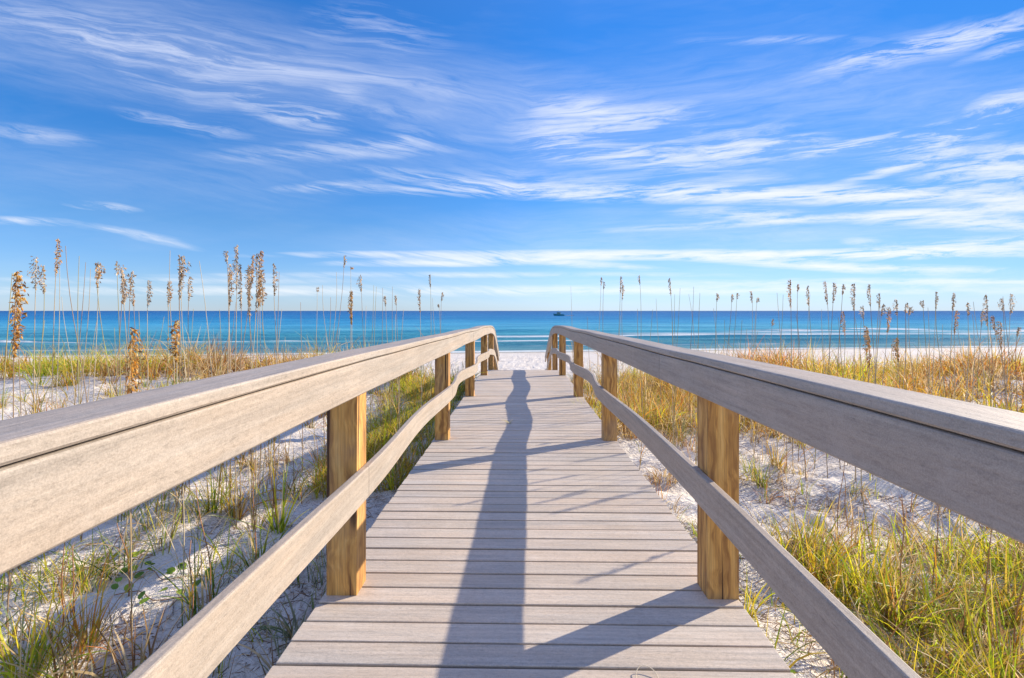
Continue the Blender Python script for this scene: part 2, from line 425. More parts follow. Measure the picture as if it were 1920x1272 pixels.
class Blades:
    def __init__(s): s.p = []
    def tuft(s, x, y, n, r, L, pal, w=.0045, lean=.35, bend=1.0, z=None):
        a = rng.uniform(0, 2 * np.pi, n); q = r * np.sqrt(rng.uniform(0, 1, n))
        bx, by = x + q * np.cos(a), y + q * np.sin(a)
        az = a + rng.normal(0, .7, n)
        Ls = L * rng.uniform(.45, 1.1, n)
        th = np.abs(rng.normal(0, lean, n)) * .8 + .06
        kp = np.abs(rng.normal(0, bend, n)) + .1
        pc = np.array(PAL[pal]); c = pc[rng.integers(0, len(pc), n)] * rng.uniform(.75, 1.2, (n, 1))
        dead = rng.uniform(0, 1, n) < .16
        c[dead] = np.array(PAL['straw'])[rng.integers(0, 5, dead.sum())]
        bz = (ground(bx, by) if z is None else np.full(n, z)) - .01
        s.p.append(np.column_stack([bx, by, bz, az, Ls, np.full(n, w * 1.45) * rng.uniform(.5, 1.3, n), th, kp, c]))
    def many(s, xs, ys, Ls, az, w, th, kp, c, z=None):
        bz = ground(xs, ys) - .005 if z is None else z
        s.p.append(np.column_stack([xs, ys, bz, az, Ls, w, th, kp, c]))
    def build(s, name, levels, mat_, parent=None, org=(0, 0, 0)):
        A = np.concatenate(s.p); n = len(A)
        x, y, z, az, L, w, th, kp = A[:, :8].T; c = A[:, 8:11]
        P_ = A[:, :3].copy() - np.array(org); ca, sa = np.cos(az), np.sin(az)
        tw = rng.uniform(-1, 1, n)
        V = np.empty((n, levels + 1, 2, 3)); Cc = np.ones((n, levels + 1, 2, 4))
        for i in range(levels + 1):
            t = i / levels
            ww = w * (1.0 if i == 0 else (1 - t) ** .7 + .04) * .5
            ang = th + kp * t
            side = np.stack([-sa * np.cos(tw), ca * np.cos(tw), np.sin(tw)], 1)
            V[:, i, 0] = P_ - side * ww[:, None]; V[:, i, 1] = P_ + side * ww[:, None]
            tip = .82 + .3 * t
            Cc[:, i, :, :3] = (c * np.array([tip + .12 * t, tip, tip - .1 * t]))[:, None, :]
            ang2 = np.minimum(th + kp * (t + .5 / levels), 2.3)
            st = (L / levels)[:, None]
            P_ = P_ + st * np.stack([np.sin(ang2) * ca, np.sin(ang2) * sa, np.cos(ang2)], 1)
        b = (np.arange(n) * (2 * (levels + 1)))[:, None]; k_ = np.arange(levels)[None] * 2
        i0 = (b + k_).ravel()
        Fc = np.stack([i0, i0 + 1, i0 + 3, i0 + 2], 1)
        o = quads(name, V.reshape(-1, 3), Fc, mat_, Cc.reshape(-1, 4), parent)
        o.location = org
        return o
def inview(x, y, m=1.15): return (y > .3) & (np.abs(x) < m * y + 1.2)
def scatter(x0, x1, y0, y1, dens):
    n = int((x1 - x0) * (y1 - y0) * dens)
    x = rng.uniform(x0, x1, n); y = rng.uniform(y0, y1, n)
    k = inview(x, y); return x[k], y[k]

# far belt, left and right: reads as one mass
B = Blades()
for sx in (-1, 1):
    x, y = scatter(*((-26, -1.35) if sx < 0 else (1.45, 26)), 8.0, 24, 13)
    ax = np.abs(x)
    d = vn(x / 1.5 + 5, y / 1.5, 21) * .7 + vn(x / .5, y / .5, 22) * .3
    yy = y - 3.2 * sst(1.8, 5.5, ax)
    belt = sst(6.8, 9.0, y) * (1 - sst(14.0, 17.5, yy + 1.2 * (vn(x / 2.5, y * 0, 23) - .5)))
    gap = 0
    if sx < 0: gap = .5 * np.exp(-(((x / y) + .47) / .05) ** 2) * sst(11, 14, y)
    thr = 1.02 - .86 * belt + gap
    if sx > 0: thr = thr + .10 * (1 - sst(3, 7, ax))
    keep = np.ones(len(x), bool)
    if sx < 0: keep = keep & (y > 9.6 + 1.6 * vn(x / 1.5, y * 0, 36))
    clump = vn(x / .7 + 3, y / .7, 29) * .55 + vn(x / 2.2 + 3, y / 1.9, 30) * .45 > .465 + (.12 if sx < 0 else .03) * (1 - sst(10, 13, y))
    keep = keep & (d > thr * .62) & clump
    x, y, d = x[keep], y[keep], d[keep]
    hue = vn(x / 1.9 + 40, y / 1.9, 25) + .25 * (rng.uniform(0, 1, len(x)) - .5)
    for i in range(len(x)):
        if sx < 0: pal = 'lime' if hue[i] > .66 else 'gold' if hue[i] > .34 else 'rust' if hue[i] > .22 else 'straw'
        else: pal = 'lime' if hue[i] > .74 else 'gold' if hue[i] > .46 else 'rust' if hue[i] > .2 else 'straw'
        L = (.42 + .62 * rng.uniform() ** 1.2) * (1.1 if d[i] > .6 else .85)
        L *= .55 + .95 * float(vn(x[i] / .8 + 70, y[i] / .8, 27))
        B.tuft(x[i], y[i], 18 if y[i] < 13 else 13, .13, L, pal, .009 + .0005 * y[i], .34, 1.0)
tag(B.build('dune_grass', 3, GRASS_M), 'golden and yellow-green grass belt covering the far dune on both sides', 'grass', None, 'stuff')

# mid ground and foreground ground cover
B = Blades()
def region(x0, x1, y0, y1, dens, pals, L, n, thr, w=.005, lean=.4, bend=1.0, sc=.9, seed=50, r=.07):
    x, y = scatter(x0, x1, y0, y1, dens)
    d = vn(x / sc, y / sc, seed) * .65 + vn(x * 3 / sc, y * 3 / sc, seed + 1) * .35
    k = d > thr; x, y, d = x[k], y[k], d[k]
    hue = vn(x / 1.1 + 9, y / 1.1, seed + 3) * .6 + rng.uniform(0, 1, len(x)) * .4
    for i in range(len(x)):
        pal = pals[int(np.clip(hue[i], 0, .999) * len(pals))]
        B.tuft(x[i], y[i], int(n * rng.uniform(.5, 1.4)) + 1, r, L * rng.uniform(.6, 1.25), pal, w, lean, bend)
# left
region(-9, -1.25, 1.2, 5.0, 14, ['straw', 'lime', 'grey', 'lime', 'gold'], .40, 11, .42, .0062, seed=50)
region(-12, -2.3, 5.0, 11.5, 6.5, ['gold', 'lime', 'gold', 'straw', 'rust'], .44, 20, .50, .008, seed=54)
region(-2.3, -1.15, 4.4, 9.0, 36, ['grey', 'lime', 'gold', 'lime', 'lime'], .50, 20, .38, .007, seed=58)
region(-2.0, -1.1, .9, 3.9, 20, ['grey', 'green', 'straw'], .30, 9, .46, .005, seed=62)
region(-4.8, -1.8, .6, 2.5, 60, ['straw', 'gold', 'rust', 'lime', 'green'], .36, 9, .34, .0068, lean=.6, seed=66)
region(-5.5, -2.4, 2.2, 4.2, 14, ['lime', 'gold', 'green', 'straw'], .48, 16, .52, .006, lean=.4, seed=94)
region(-3.0, -1.15, 9.0, 16, 16, ['grey', 'gold', 'green', 'lime'], .50, 18, .38, .008, seed=68)
# right
region(1.85, 7.5, .9, 4.2, 62, ['lime', 'lime', 'straw', 'lime', 'gold'], .46, 13, .36, .0082, lean=.5, bend=1.3, seed=70)
region(1.2, 2.2, 1.2, 4.3, 26, ['straw', 'lime', 'green'], .26, 9, .46, .005, lean=.6, seed=74)
region(1.3, 9, 4.0, 8.0, 14, ['gold', 'lime', 'straw', 'rust', 'green'], .32, 12, .48, .006, seed=78)
region(4.2, 11, 4.0, 9.0, 20, ['gold', 'rust', 'gold', 'lime', 'straw'], .50, 16, .38, .007, seed=82)
region(1.25, 4.2, 7.2, 15, 24, ['lime', 'lime', 'gold', 'straw', 'grey'], .52, 18, .38, .008, seed=86)
# clumps recognisable in the photo (px, py of the foot, distance, spread, blades, length, palette)
for (px, py, D, r, n, L, pal) in [
    (700, 800, 6.4, .35, 170, .75, 'lime'), (745, 770, 7.6, .4, 200, .8, 'lime'), (800, 745, 9.5, .4, 160, .8, 'gold'),
    (1105, 772, 8.0, .16, 110, .6, 'lime'), (1095, 745, 9.6, .2, 120, .55, 'gold'), (1205, 775, 8.4, .5, 220, .65, 'lime'), (1250, 780, 8.2, .35, 160, .5, 'lime'),
    (855, 705, 12.5, .4, 140, .9, 'grey'), (1130, 720, 11.5, .5, 170, .9, 'grey'), (1165, 715, 12, .5, 180, .9, 'gold')]:
    p = at(px, py, D)
    B.tuft(p.x, p.y, n, r, L, pal, .008, .3, .9)
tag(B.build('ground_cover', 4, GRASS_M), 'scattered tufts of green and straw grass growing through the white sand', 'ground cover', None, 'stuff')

# dead stems and litter lying on the sand
x, y = np.concatenate([np.stack(scatter(1.15, 7, .7, 6.0, 1500)), np.stack(scatter(-7, -1.1, .7, 6.5, 1100))], 1)
d = vn(x / .8, y / .8, 90) * .6 + vn(x / .25, y / .25, 91) * .4 + .17 * sst(4.0, 2.2, y) - .06 * sst(4, 7, y)
d = d + np.where(x > 1.9, .07 * sst(4.5, 3, y), 0)
k = d > .58; x, y = x[k], y[k]; n = len(x)
pc = np.array(PAL['litter'])
B = Blades()
B.many(x, y, rng.uniform(.03, .17, n), rng.uniform(0, 6.28, n), rng.uniform(.003, .008, n), rng.uniform(1.2, 1.56, n), rng.uniform(-.1, .3, n), pc[rng.integers(0, 5, n)] * rng.uniform(.7, 1.2, (n, 1)))
tag(B.build('dead_grass_litter', 2, OAT_M), 'brown and straw coloured dead grass litter lying on the sand', 'litter', None, 'stuff')

# ------------------------------------------------------------------ grass tufts one can single out
TW = [  # px, py foot, distance, n, L, palette, bend, label
    (520, 1010, 4.0, 26, .55, 'lime', .5, 'tall yellow-green grass tuft seen under the left handrail, left of the first left post'),
    (405, 985, 4.3, 22, .50, 'lime', .5, 'narrow upright yellow-green grass tuft below the left handrail in clean sand'),
    (440, 990, 4.3, 26, .62, 'gold', .6, 'golden-green upright grass tuft with rusty blades below the left handrail'),
    (485, 1075, 3.3, 26, .50, 'green', .8, 'spiky green grass tuft just above the left middle rail, near the shadow stripes'),
    (385, 1150, 2.9, 18, .42, 'green', .9, 'thin dark green grass tuft growing out of the blue rail shadow on the left'),
    (160, 1180, 2.6, 22, .42, 'gold', .7, 'orange and yellow grass tuft under the left handrail near the photo edge'),
    (40, 1265, 2.25, 30, .50, 'lime', .9, 'bright lime grass tuft in the bottom left corner of the photo'),
    (125, 1250, 2.3, 30, .52, 'straw', 1.6, 'arching straw coloured grass tuft beside the bottom left corner'),
    (250, 1262, 2.3, 24, .50, 'straw', 1.7, 'long curved pale grass tuft at the bottom edge left of the middle rail'),
    (465, 1262, 1.95, 24, .36, 'green', .7, 'green grass tuft between the left middle rail and the deck edge at the bottom'),
    (530, 1190, 2.35, 34, .34, 'grey', .9, 'silvery green leafy tuft beside the left edge of the deck, under the middle rail'),
    (560, 1135, 2.75, 26, .32, 'grey', .9, 'small silvery green tuft right behind the foot of the first left post'),
    (1440, 1240, 2.45, 18, .40, 'lime', 1.2, 'loose lime grass tuft at the right deck edge under the middle rail'),
    (1395, 1165, 2.85, 18, .34, 'lime', .8, 'small bright tuft at the outer foot of the first right post'),
    (1490, 1010, 3.9, 40, .52, 'lime', .6, 'upright yellow-green grass tuft right of the first right post'),
    (1535, 1060, 3.5, 36, .50, 'gold', .7, 'grass tuft with an orange blade just above the right middle rail'),
    (1620, 1085, 3.3, 60, .55, 'lime', .9, 'full green grass clump in the middle of the right foreground'),
    (1700, 1130, 3.0, 50, .52, 'lime', 1.2, 'green clump with blades arching over the right middle rail'),
    (1790, 1140, 3.0, 44, .52, 'green', 1.0, 'darker green grass clump near the right edge of the photo'),
    (1860, 1210, 2.6, 40, .50, 'lime', 1.1, 'lime grass clump low by the right edge of the photo'),
    (1730, 1255, 2.35, 54, .48, 'lime', 1.3, 'bushy bright green clump at the bottom edge right of the middle rail'),
    (1640, 1205, 2.55, 40, .44, 'straw', 1.5, 'tangle of arching straw blades leaning over the right middle rail'),
    (1900, 1120, 3.1, 30, .50, 'gold', .9, 'golden tuft cut by the right edge, under the top rail'),
    (1880, 1265, 2.3, 36, .46, 'lime', 1.1, 'lime tuft in the bottom right corner of the photo'),
    (1430, 905, 5.3, 26, .34, 'green', .6, 'low green tuft alone on bright sand right of the first right post'),
    (1245, 905, 5.4, 60, .20, 'straw', 1.4, 'flat straw coloured mat of grass beside the right deck edge'),
    (1455, 850, 6.1, 24, .40, 'gold', .6, 'upright golden-green tuft on sand below the right handrail'),
    (1250, 828, 6.8, 30, .36, 'straw', .7, 'pale straw tuft right of the second right post'),
    (845, 785, 6.6, 26, .26, 'grey', 1.0, 'silvery green sprig leaning onto the left deck edge past the second left post'),
]
for (px, py, D, n, L, pal, bend, lab) in TW:
    p = at(px, py, D); x_, y_ = p.x, p.y
    if -1.10 < x_ < 1.18: x_ = -1.12 if x_ < 0 else 1.2
    z_ = float(ground(x_, y_))
    b = Blades(); b.tuft(x_, y_, int(n * 1.6), .06 if n < 40 else .15, L * 1.08, pal, .0088, .33, bend)
    o = b.build('grass_tuft', 6, GRASS_M, None, (x_, y_, z_))
    tag(o, lab, 'grass tuft', 'grass tufts growing beside the boardwalk')

# straw loop and small sprig lying on the deck
def tube(bm, pts, rad, seg=5, taper=1.0):
    rings = []
    n = len(pts)
    for i, p in enumerate(pts):
        p = Vector(p)
        d = (Vector(pts[min(i + 1, n - 1)]) - Vector(pts[max(i - 1, 0)])).normalized()
        a = d.cross(Vector((0.3, 1, .1))).normalized(); b_ = d.cross(a).normalized()
        rr = rad * (1 - (1 - taper) * i / (n - 1))
        rings.append([bm.verts.new(p + (a * math.cos(q * 2 * math.pi / seg) + b_ * math.sin(q * 2 * math.pi / seg)) * rr) for q in range(seg)])
    for i in range(n - 1):
        for q in range(seg):
            bm.faces.new((rings[i][q], rings[i][(q + 1) % seg], rings[i + 1][(q + 1) % seg], rings[i + 1][q]))
    bm.faces.new(rings[0][::-1]); bm.faces.new(rings[-1])
STRAW_M = simple('dry_straw', (.72, .62, .45), .6)
bm = bmesh.new(); c0 = at(1210, 1262, 1.92)
tube(bm, [(c0.x + .042 * math.cos(a) , c0.y - .03 + .05 * math.sin(a), .004 + .014 * max(0, math.sin(a))) for a in np.linspace(-.5, 3.7, 22)], .0016, 5)
tag(from_bm('curled_straw', bm, STRAW_M, smooth=True), 'thin pale curl of dry straw lying on the front deck board', 'straw')
b = Blades(); p = at(957, 790, 6.35)
nn = 9
b.many(np.full(nn, p.x), np.full(nn, p.y), rng.uniform(.08, .2, nn), rng.uniform(.8, 3.6, nn), np.full(nn, .008), rng.uniform(.8, 1.3, nn), rng.uniform(.1, .5, nn), np.array([(.6, .55, .32)] * nn), np.full(nn, float(deckz(p.y)) + .003))
tag(b.build('grass_sprig', 3, GRASS_M), 'small pale grass sprig lying on the deck inside the wavy rail shadow', 'sprig')

# leafy creeping plants
LEAF_M = grass_mat('beach_leaf', .4)
def leafy(px, py, D, leaves, label):
    p = at(px, py, D); x_, y_ = p.x, p.y; z_ = float(ground(x_, y_))
    root = empty('creeping_plant', (x_, y_, z_)); tag(root, label, 'leafy plant', 'round-leaved creeping plants in the sand')
    bm = bmesh.new(); pts = []
    for i in range(10):
        xx = (i / 9 - .5) * .5; yy = .05 * math.sin(i * .9)
        pts.append((xx, yy, float(ground(x_ + xx, y_ + yy)) - z_ + .012))
    tube(bm, pts, .003, 5)
    from_bm('vine', bm, simple('vine_brown', (.33, .17, .09), .7), root)
    V, Fc, Cc = [], [], []
    for q in range(leaves):
        i = rng.integers(0, 10); bx, by, bz = pts[i]
        ox_, oy_ = bx + rng.normal(0, .035), by + rng.normal(0, .04)
        h = bz + rng.uniform(.02, .07); r_ = rng.uniform(.018, .03); ti, ta = rng.uniform(.2, .8), rng.uniform(0, 6.28)
        M_ = Matrix.Rotation(ta, 3, 'Z') @ Matrix.Rotation(ti, 3, 'X')
        c = np.array([(.20, .32, .03), (.34, .44, .04), (.13, .24, .04)][q % 3]) * rng.uniform(.8, 1.2)
        base = len(V); seg = 12
        # a cupped, notched round leaf as a strip of quads either side of its midrib
        for s in range(seg // 2 + 1):
            t = s / (seg // 2) * math.pi
            yv = -math.cos(t) * r_; xv = math.sin(t) * r_ * .9
            for (xx_, cup) in ((-xv, .25), (0, 0), (xv, .25)):
                v = M_ @ Vector((xx_, yv + (.25 * r_ if s == 0 else 0), abs(xx_) * cup))
                V.append((ox_ + v.x, oy_ + v.y, h + v.z)); Cc.append((*c, 1))
        for s in range(seg // 2):
            for k_ in (0, 1):
                a0 = base + s * 3 + k_; Fc.append((a0, a0 + 1, a0 + 4, a0 + 3))
        # petiole
        b0 = len(V); w_ = .0012
        V += [(bx - w_, by, bz), (bx + w_, by, bz), (ox_ + w_, oy_, h), (ox_ - w_, oy_, h)]; Cc += [(*c, 1)] * 4
        Fc.append((b0, b0 + 1, b0 + 2, b0 + 3))
    quads('foliage', V, Fc, LEAF_M, Cc, root, smooth=True)
leafy(205, 1062, 3.45, 10, 'round green leaves on a creeping stem in sunlit sand under the left handrail')
leafy(310, 1075, 3.25, 14, 'bright yellow-green round leaves between the two blue rail shadows on the left')
leafy(290, 1110, 3.0, 9, 'creeping plant with browner leaves, nearest of the plants left of the middle rail')
leafy(1530, 1262, 2.35, 9, 'glossy round green leaf plant at the bottom edge by the right middle rail')
leafy(1800, 1000, 3.9, 5, 'single low green leafed plant on bright sand under the right handrail')
leafy(1850, 1090, 3.2, 12, 'broad yellow-green leaf cluster among the grass at the right edge')

# ------------------------------------------------------------------ sea oats
OATC = {'brown': [(.56, .33, .11), (.66, .44, .19), (.34, .18, .06), (.72, .54, .30)],
        'grey': [(.66, .53, .36), (.50, .37, .24), (.76, .64, .47), (.32, .22, .13)],
        'gold': [(.66, .38, .07), (.74, .50, .16), (.55, .28, .05), (.70, .56, .26), (.30, .15, .05)]}
ORD = ['leftmost', 'second', 'third', 'fourth', 'fifth', 'sixth', 'seventh', 'eighth', 'ninth', 'tenth', 'eleventh', 'twelfth', 'thirteenth', 'fourteenth', 'fifteenth', 'sixteenth', 'seventeenth', 'eighteenth', 'nineteenth', 'twentieth']
def ordn(i):
    if i < 20: return ORD[i]
    tens = {2: 'twenty', 3: 'thirty', 4: 'forty', 5: 'fifty', 6: 'sixty', 7: 'seventy', 8: 'eighty'}
    n = i + 1; T, u = divmod(n, 10)
    return (tens[T][:-1] + 'ieth') if u == 0 else tens[T] + '-' + ['', 'first'] [1] if u == 1 else tens[T] + '-' + ORD[u - 1]
def oat(px, py, D, head, leanpx=0, droop=0.5, pal='brown', base_py=None, label='', grp=''):
    """a stalk whose tip is near (px, py) at distance D; head = head length in m (0: bare stalk)"""
    foot = px - leanpx - 977
    if abs(foot) * D / F < 1.3: D = 1.3 * F / max(abs(foot), 1)      # never through the deck
    tip = at(px, py, D); bx = at(px - leanpx, py, D)
    gz = float(ground(bx.x, bx.y)); root = empty('sea_oat', (bx.x, bx.y, gz))
    tag(root, label, 'sea oat', grp)
    H = tip.z - gz; T = tip - Vector((bx.x, bx.y, gz))
    N = 12; pts = []
    wob = rng.normal(0, .028, 2)
    for i in range(N + 1):
        t = i / N
        pts.append(Vector((T.x * t ** 1.7 + wob[0] * math.sin(t * 5), T.y * t ** 1.7 + wob[1] * math.sin(t * 4), H * t)))
    r0 = .0034 + .0004 * D * .5
    bm = bmesh.new(); tube(bm, [tuple(p) for p in pts], r0, 5, .45)
    tone = [(.50, .38, .22), (.36, .24, .14), (.56, .47, .32), (.40, .34, .14)][rng.integers(0, 4)]
    from_bm('stem', bm, STEMS[tone], root, smooth=True)
    # a few long curled leaves on the lower stem
    b = Blades(); n = int(rng.integers(6, 13))
    hh = rng.uniform(0, .5 * H, n); tt = hh / H
    b.many(T.x * tt ** 1.7, T.y * tt ** 1.7, rng.uniform(.25, .6, n), rng.uniform(0, 6.28, n), np.full(n, .006 + .0004 * D), rng.uniform(.1, .35, n), rng.uniform(.6, 2.2, n), np.array(PAL['gold' if rng.uniform() < .6 else 'straw'])[rng.integers(0, 5, n)], hh)
    b.build('foliage', 5, GRASS_M, root)
    if head > 0:
        V, Fc, Cc = [], [], []
        pc = np.array(OATC[pal]); dirx = 1 if rng.uniform() < .5 else -1
        if leanpx: dirx = 1 if leanpx > 0 else -1
        m = int((200 if pal == 'gold' else 95) * head / .35) + 12
        s0 = 1 - head / H
        for q in range(m):
            t = s0 + (1 - s0) * (q / m) ** .9
            j = min(int(t * N), N - 1); p = pts[j].lerp(pts[j + 1], t * N - j)
            br = (1.15 if pal == 'gold' else 1.0) * (.005 + .027 * math.sin(math.pi * min(1, .15 + .85 * (1 - q / m))) * (.4 + droop)) * rng.uniform(.3, 1.2)
            a = rng.uniform(0, 6.28)
            o_ = Vector((math.cos(a) * br * .7 + dirx * br * .5, math.sin(a) * br * .7, -br * rng.uniform(.0, .8) * droop * 1.4 + .012))
            c_ = p + o_; l = rng.uniform(.018, .030) * (1 + .03 * D); wd = l * rng.uniform(.26, .4)
            dn = (Vector((o_.x, o_.y, 0)).normalized() * .5 + Vector((0, 0, rng.uniform(-1.3, .7) - droop * .5))).normalized()
            sd = dn.cross(Vector((math.cos(a * 3.3), math.sin(a * 2.1), .3))).normalized()
            th_ = dn.cross(sd) * wd * .28
            cc = pc[rng.integers(0, len(pc))] * rng.uniform(.7, 1.25)
            b0 = len(V)
            V += [c_ - dn * l * .5, c_ + sd * wd * .5, c_ + dn * l * .5, c_ - sd * wd * .5, c_ + th_, c_ - th_]
            Cc += [(*cc, 1)] * 6
            Fc += [(b0, b0 + 1, b0 + 4), (b0 + 1, b0 + 2, b0 + 4), (b0 + 2, b0 + 3, b0 + 4), (b0 + 3, b0, b0 + 4),
                   (b0 + 1, b0, b0 + 5), (b0 + 2, b0 + 1, b0 + 5), (b0 + 3, b0 + 2, b0 + 5), (b0, b0 + 3, b0 + 5)]
            # the thread it hangs on
            V += [p + Vector((0, 0, .001)), p - Vector((0, 0, .001)), c_]; Cc += [(*cc, 1)] * 3
            Fc.append((b0 + 6, b0 + 7, b0 + 8))
        quads('seed_head', [tuple(v) for v in V], Fc, OAT_M, Cc, root)
STEMS = {}
for tone in [(.50, .38, .22), (.36, .24, .14), (.56, .47, .32), (.40, .34, .14)]:
    STEMS[tone] = simple('oat_stem', tone, .6)
# px, py of the tip, D, head length, lean in px, droop, palette
LEFT = [(18, 512, 3.1, .0, 4, .3, 'brown'), (38, 512, 2.7, .42, 22, .8, 'gold'), (67, 482, 4.0, .24, 4, 1.0, 'grey'), (108, 450, 3.9, .26, 16, .45, 'brown'),
    (140, 462, 3.8, 0, -8, 0, 'grey'), (150, 480, 4.2, 0, -3, 0, 'grey'), (158, 492, 4.6, 0, 2, 0, 'grey'), (183, 495, 4.2, .12, 6, .7, 'grey'), (197, 497, 4.2, .18, 14, .6, 'brown'),
    (167, 505, 5.0, 0, 6, 0, 'grey'), (222, 493, 4.2, .10, -4, 1.1, 'grey'), (237, 505, 3.7, .24, 6, 1.0, 'grey'), (246, 512, 4.2, .14, 8, .7, 'grey'), (256, 545, 5.2, .16, 3, .6, 'brown'), (281, 528, 4.8, .22, 6, .6, 'grey'),
    (248, 618, 2.6, .50, 3, .9, 'gold'), (315, 530, 4.9, .22, 2, .6, 'brown'), (326, 470, 5.0, 0, 2, 0, 'grey'), (341, 481, 4.0, .22, 2, .5, 'grey'), (355, 481, 4.0, .16, 9, 1.2, 'grey'), (356, 520, 4.6, .2, 6, .6, 'grey'),
    (337, 604, 2.9, .22, -6, .6, 'gold'), (372, 490, 4.2, 0, -34, 0, 'brown'), (425, 473, 4.6, .1, -4, .3, 'grey'), (434, 496, 5.2, .18, 8, .7, 'grey'), (443, 463, 4.0, .32, 6, .5, 'grey'), (462, 480, 4.3, .24, 12, .4, 'brown'),
    (474, 478, 4.0, .42, 5, .6, 'grey'), (487, 473, 4.0, .40, 12, .4, 'brown'), (520, 497, 4.6, .26, 14, .7, 'grey'), (524, 510, 5.0, 0, 4, 0, 'grey'), (430, 512, 4.4, .26, 6, .6, 'brown'), (450, 498, 4.3, .34, 8, .5, 'grey'), (469, 505, 4.5, .30, 6, .6, 'brown'), (481, 500, 4.3, .40, 8, .5, 'grey'), (493, 508, 4.6, .30, 9, .6, 'grey'), (229, 520, 4.4, .22, 4, .9, 'brown'), (347, 500, 4.3, .26, 5, .7, 'grey'), (112, 500, 4.4, 0, 8, 0, 'grey'), (72, 500, 4.3, .22, 6, .8, 'brown'), (503, 540, 4.9, .16, 8, .5, 'brown'),
    (592, 540, 6.0, .05, 0, .6, 'grey'), (615, 535, 6.4, 0, -3, 0, 'grey'), (638, 481, 5.6, .12, 20, .15, 'grey'), (620, 510, 6.2, 0, 2, 0, 'gold'), (657, 503, 5.6, .02, 2, .4, 'brown'), (659, 548, 5.0, .30, 1, .35, 'gold'),
    (680, 518, 6.2, .18, -8, 1.0, 'grey'), (699, 535, 7.0, 0, 1, 0, 'grey'), (708, 538, 7.0, 0, -1, 0, 'grey'), (717, 540, 7.0, 0, 3, 0, 'grey'), (725, 557, 6.6, .12, 1, .4, 'grey'), (738, 538, 7.4, 0, 4, 0, 'grey'), (745, 556, 7.0, .12, 2, .4, 'grey'),
    (789, 544, 6.8, .28, -6, .4, 'brown'), (806, 517, 7.2, .16, -3, .2, 'grey'), (821, 572, 7.6, .05, 0, .4, 'grey'), (830, 550, 7.4, .12, 1, .3, 'grey')]
RIGHT = [(1070, 537, 8.5, 0, -6, 0, 'grey'), (1124, 522, 7.6, .12, 5, .2, 'grey'), (1133, 530, 8.0, .1, -2, .3, 'grey'), (1162, 520, 7.6, .22, -3, .3, 'grey'), (1171, 535, 7.8, .22, 0, .3, 'grey'), (1196, 518, 7.6, .12, -5, .2, 'grey'),
    (1232, 560, 8.2, 0, 3, 0, 'grey'), (1255, 523, 7.2, .22, -4, .2, 'grey'), (1275, 540, 7.6, 0, 3, 0, 'grey'), (1268, 552, 7.9, 0, -2, 0, 'grey'), (1297, 538, 7.4, 0, -3, 0, 'grey'), (1345, 552, 7.0, .1, 6, .5, 'grey'), (1349, 600, 6.8, 0, 1, 0, 'grey'),
    (1368, 553, 7.0, .1, 8, .4, 'grey'), (1379, 551, 7.2, .08, 5, .4, 'grey'), (1391, 600, 6.9, 0, -2, 0, 'grey'), (1404, 548, 6.8, .14, -1, .3, 'grey'), (1419, 560, 7.2, .06, 3, .5, 'grey'), (1424, 590, 6.6, 0, 0, 0, 'grey'), (1443, 600, 6.8, .08, -3, .5, 'grey'), (1466, 553, 6.8, 0, 10, 0, 'grey'),
    (1480, 527, 5.6, .28, -12, .4, 'brown'), (1499, 535, 6.4, .08, 5, .2, 'grey'), (1519, 538, 6.0, .22, -2, .4, 'grey'), (1545, 529, 5.2, .28, -10, .4, 'brown'), (1559, 532, 5.6, .20, -3, .3, 'grey'), (1576, 536, 5.8, .10, -1, .2, 'grey'),
    (1576, 585, 4.6, .26, -12, .6, 'brown'), (1600, 534, 5.4, .26, -4, .5, 'grey'), (1612, 620, 4.0, .28, -9, .7, 'brown'), (1624, 575, 5.6, .14, 3, .5, 'grey'), (1634, 535, 5.6, .22, -1, .2, 'grey'), (1628, 614, 4.3, .22, -16, .6, 'brown'), (1645, 552, 5.2, .18, 1, .5, 'grey'),
    (1659, 578, 4.4, .26, -6, .4, 'brown'), (1655, 572, 5.8, .12, 7, .9, 'grey'), (1679, 563, 5.4, .16, 1, .6, 'grey'), (1699, 570, 5.6, .10, 7, .8, 'grey'), (1684, 636, 4.4, .24, -5, .9, 'gold'), (1713, 578, 5.8, .08, 6, .7, 'grey'), (1733, 565, 6.0, .08, -2, .3, 'grey'),
    (1755, 549, 5.0, .20, -1, .2, 'grey'), (1770, 555, 5.6, 0, 6, 0, 'grey'), (1786, 551, 4.8, .20, -3, .3, 'grey'), (1797, 584, 4.6, .26, 3, .5, 'brown'), (1812, 570, 5.4, .12, 3, .5, 'grey'), (1839, 585, 5.0, .18, 2, .5, 'grey'), (1833, 566, 5.8, 0, 2, 0, 'grey'),
    (1851, 554, 4.6, .34, -4, .6, 'grey'), (1871, 594, 4.6, .16, -4, .5, 'brown'), (1876, 560, 5.2, .16, -3, 1.0, 'grey'), (1894, 552, 5.0, .24, 3, 1.1, 'grey'), (1883, 604, 3.8, .24, -12, 1.0, 'brown'), (1912, 615, 4.6, .1, 1, .5, 'grey')]
for a_, lo, hi, k_ in ((LEFT, 30, 830, 20), (RIGHT, 1090, 1905, 28)):
    for q in range(k_):
        px = lo + (hi - lo) * (q + rng.uniform(.1, .9)) / k_
        a_.append((px, rng.uniform(548, 622), rng.uniform(5.0, 8.5) if a_ is RIGHT else rng.uniform(4.6, 6.5), 0, rng.normal(0, 12), 0, 'grey'))
LOOK = {'brown': 'brown', 'grey': 'tan', 'gold': 'golden'}
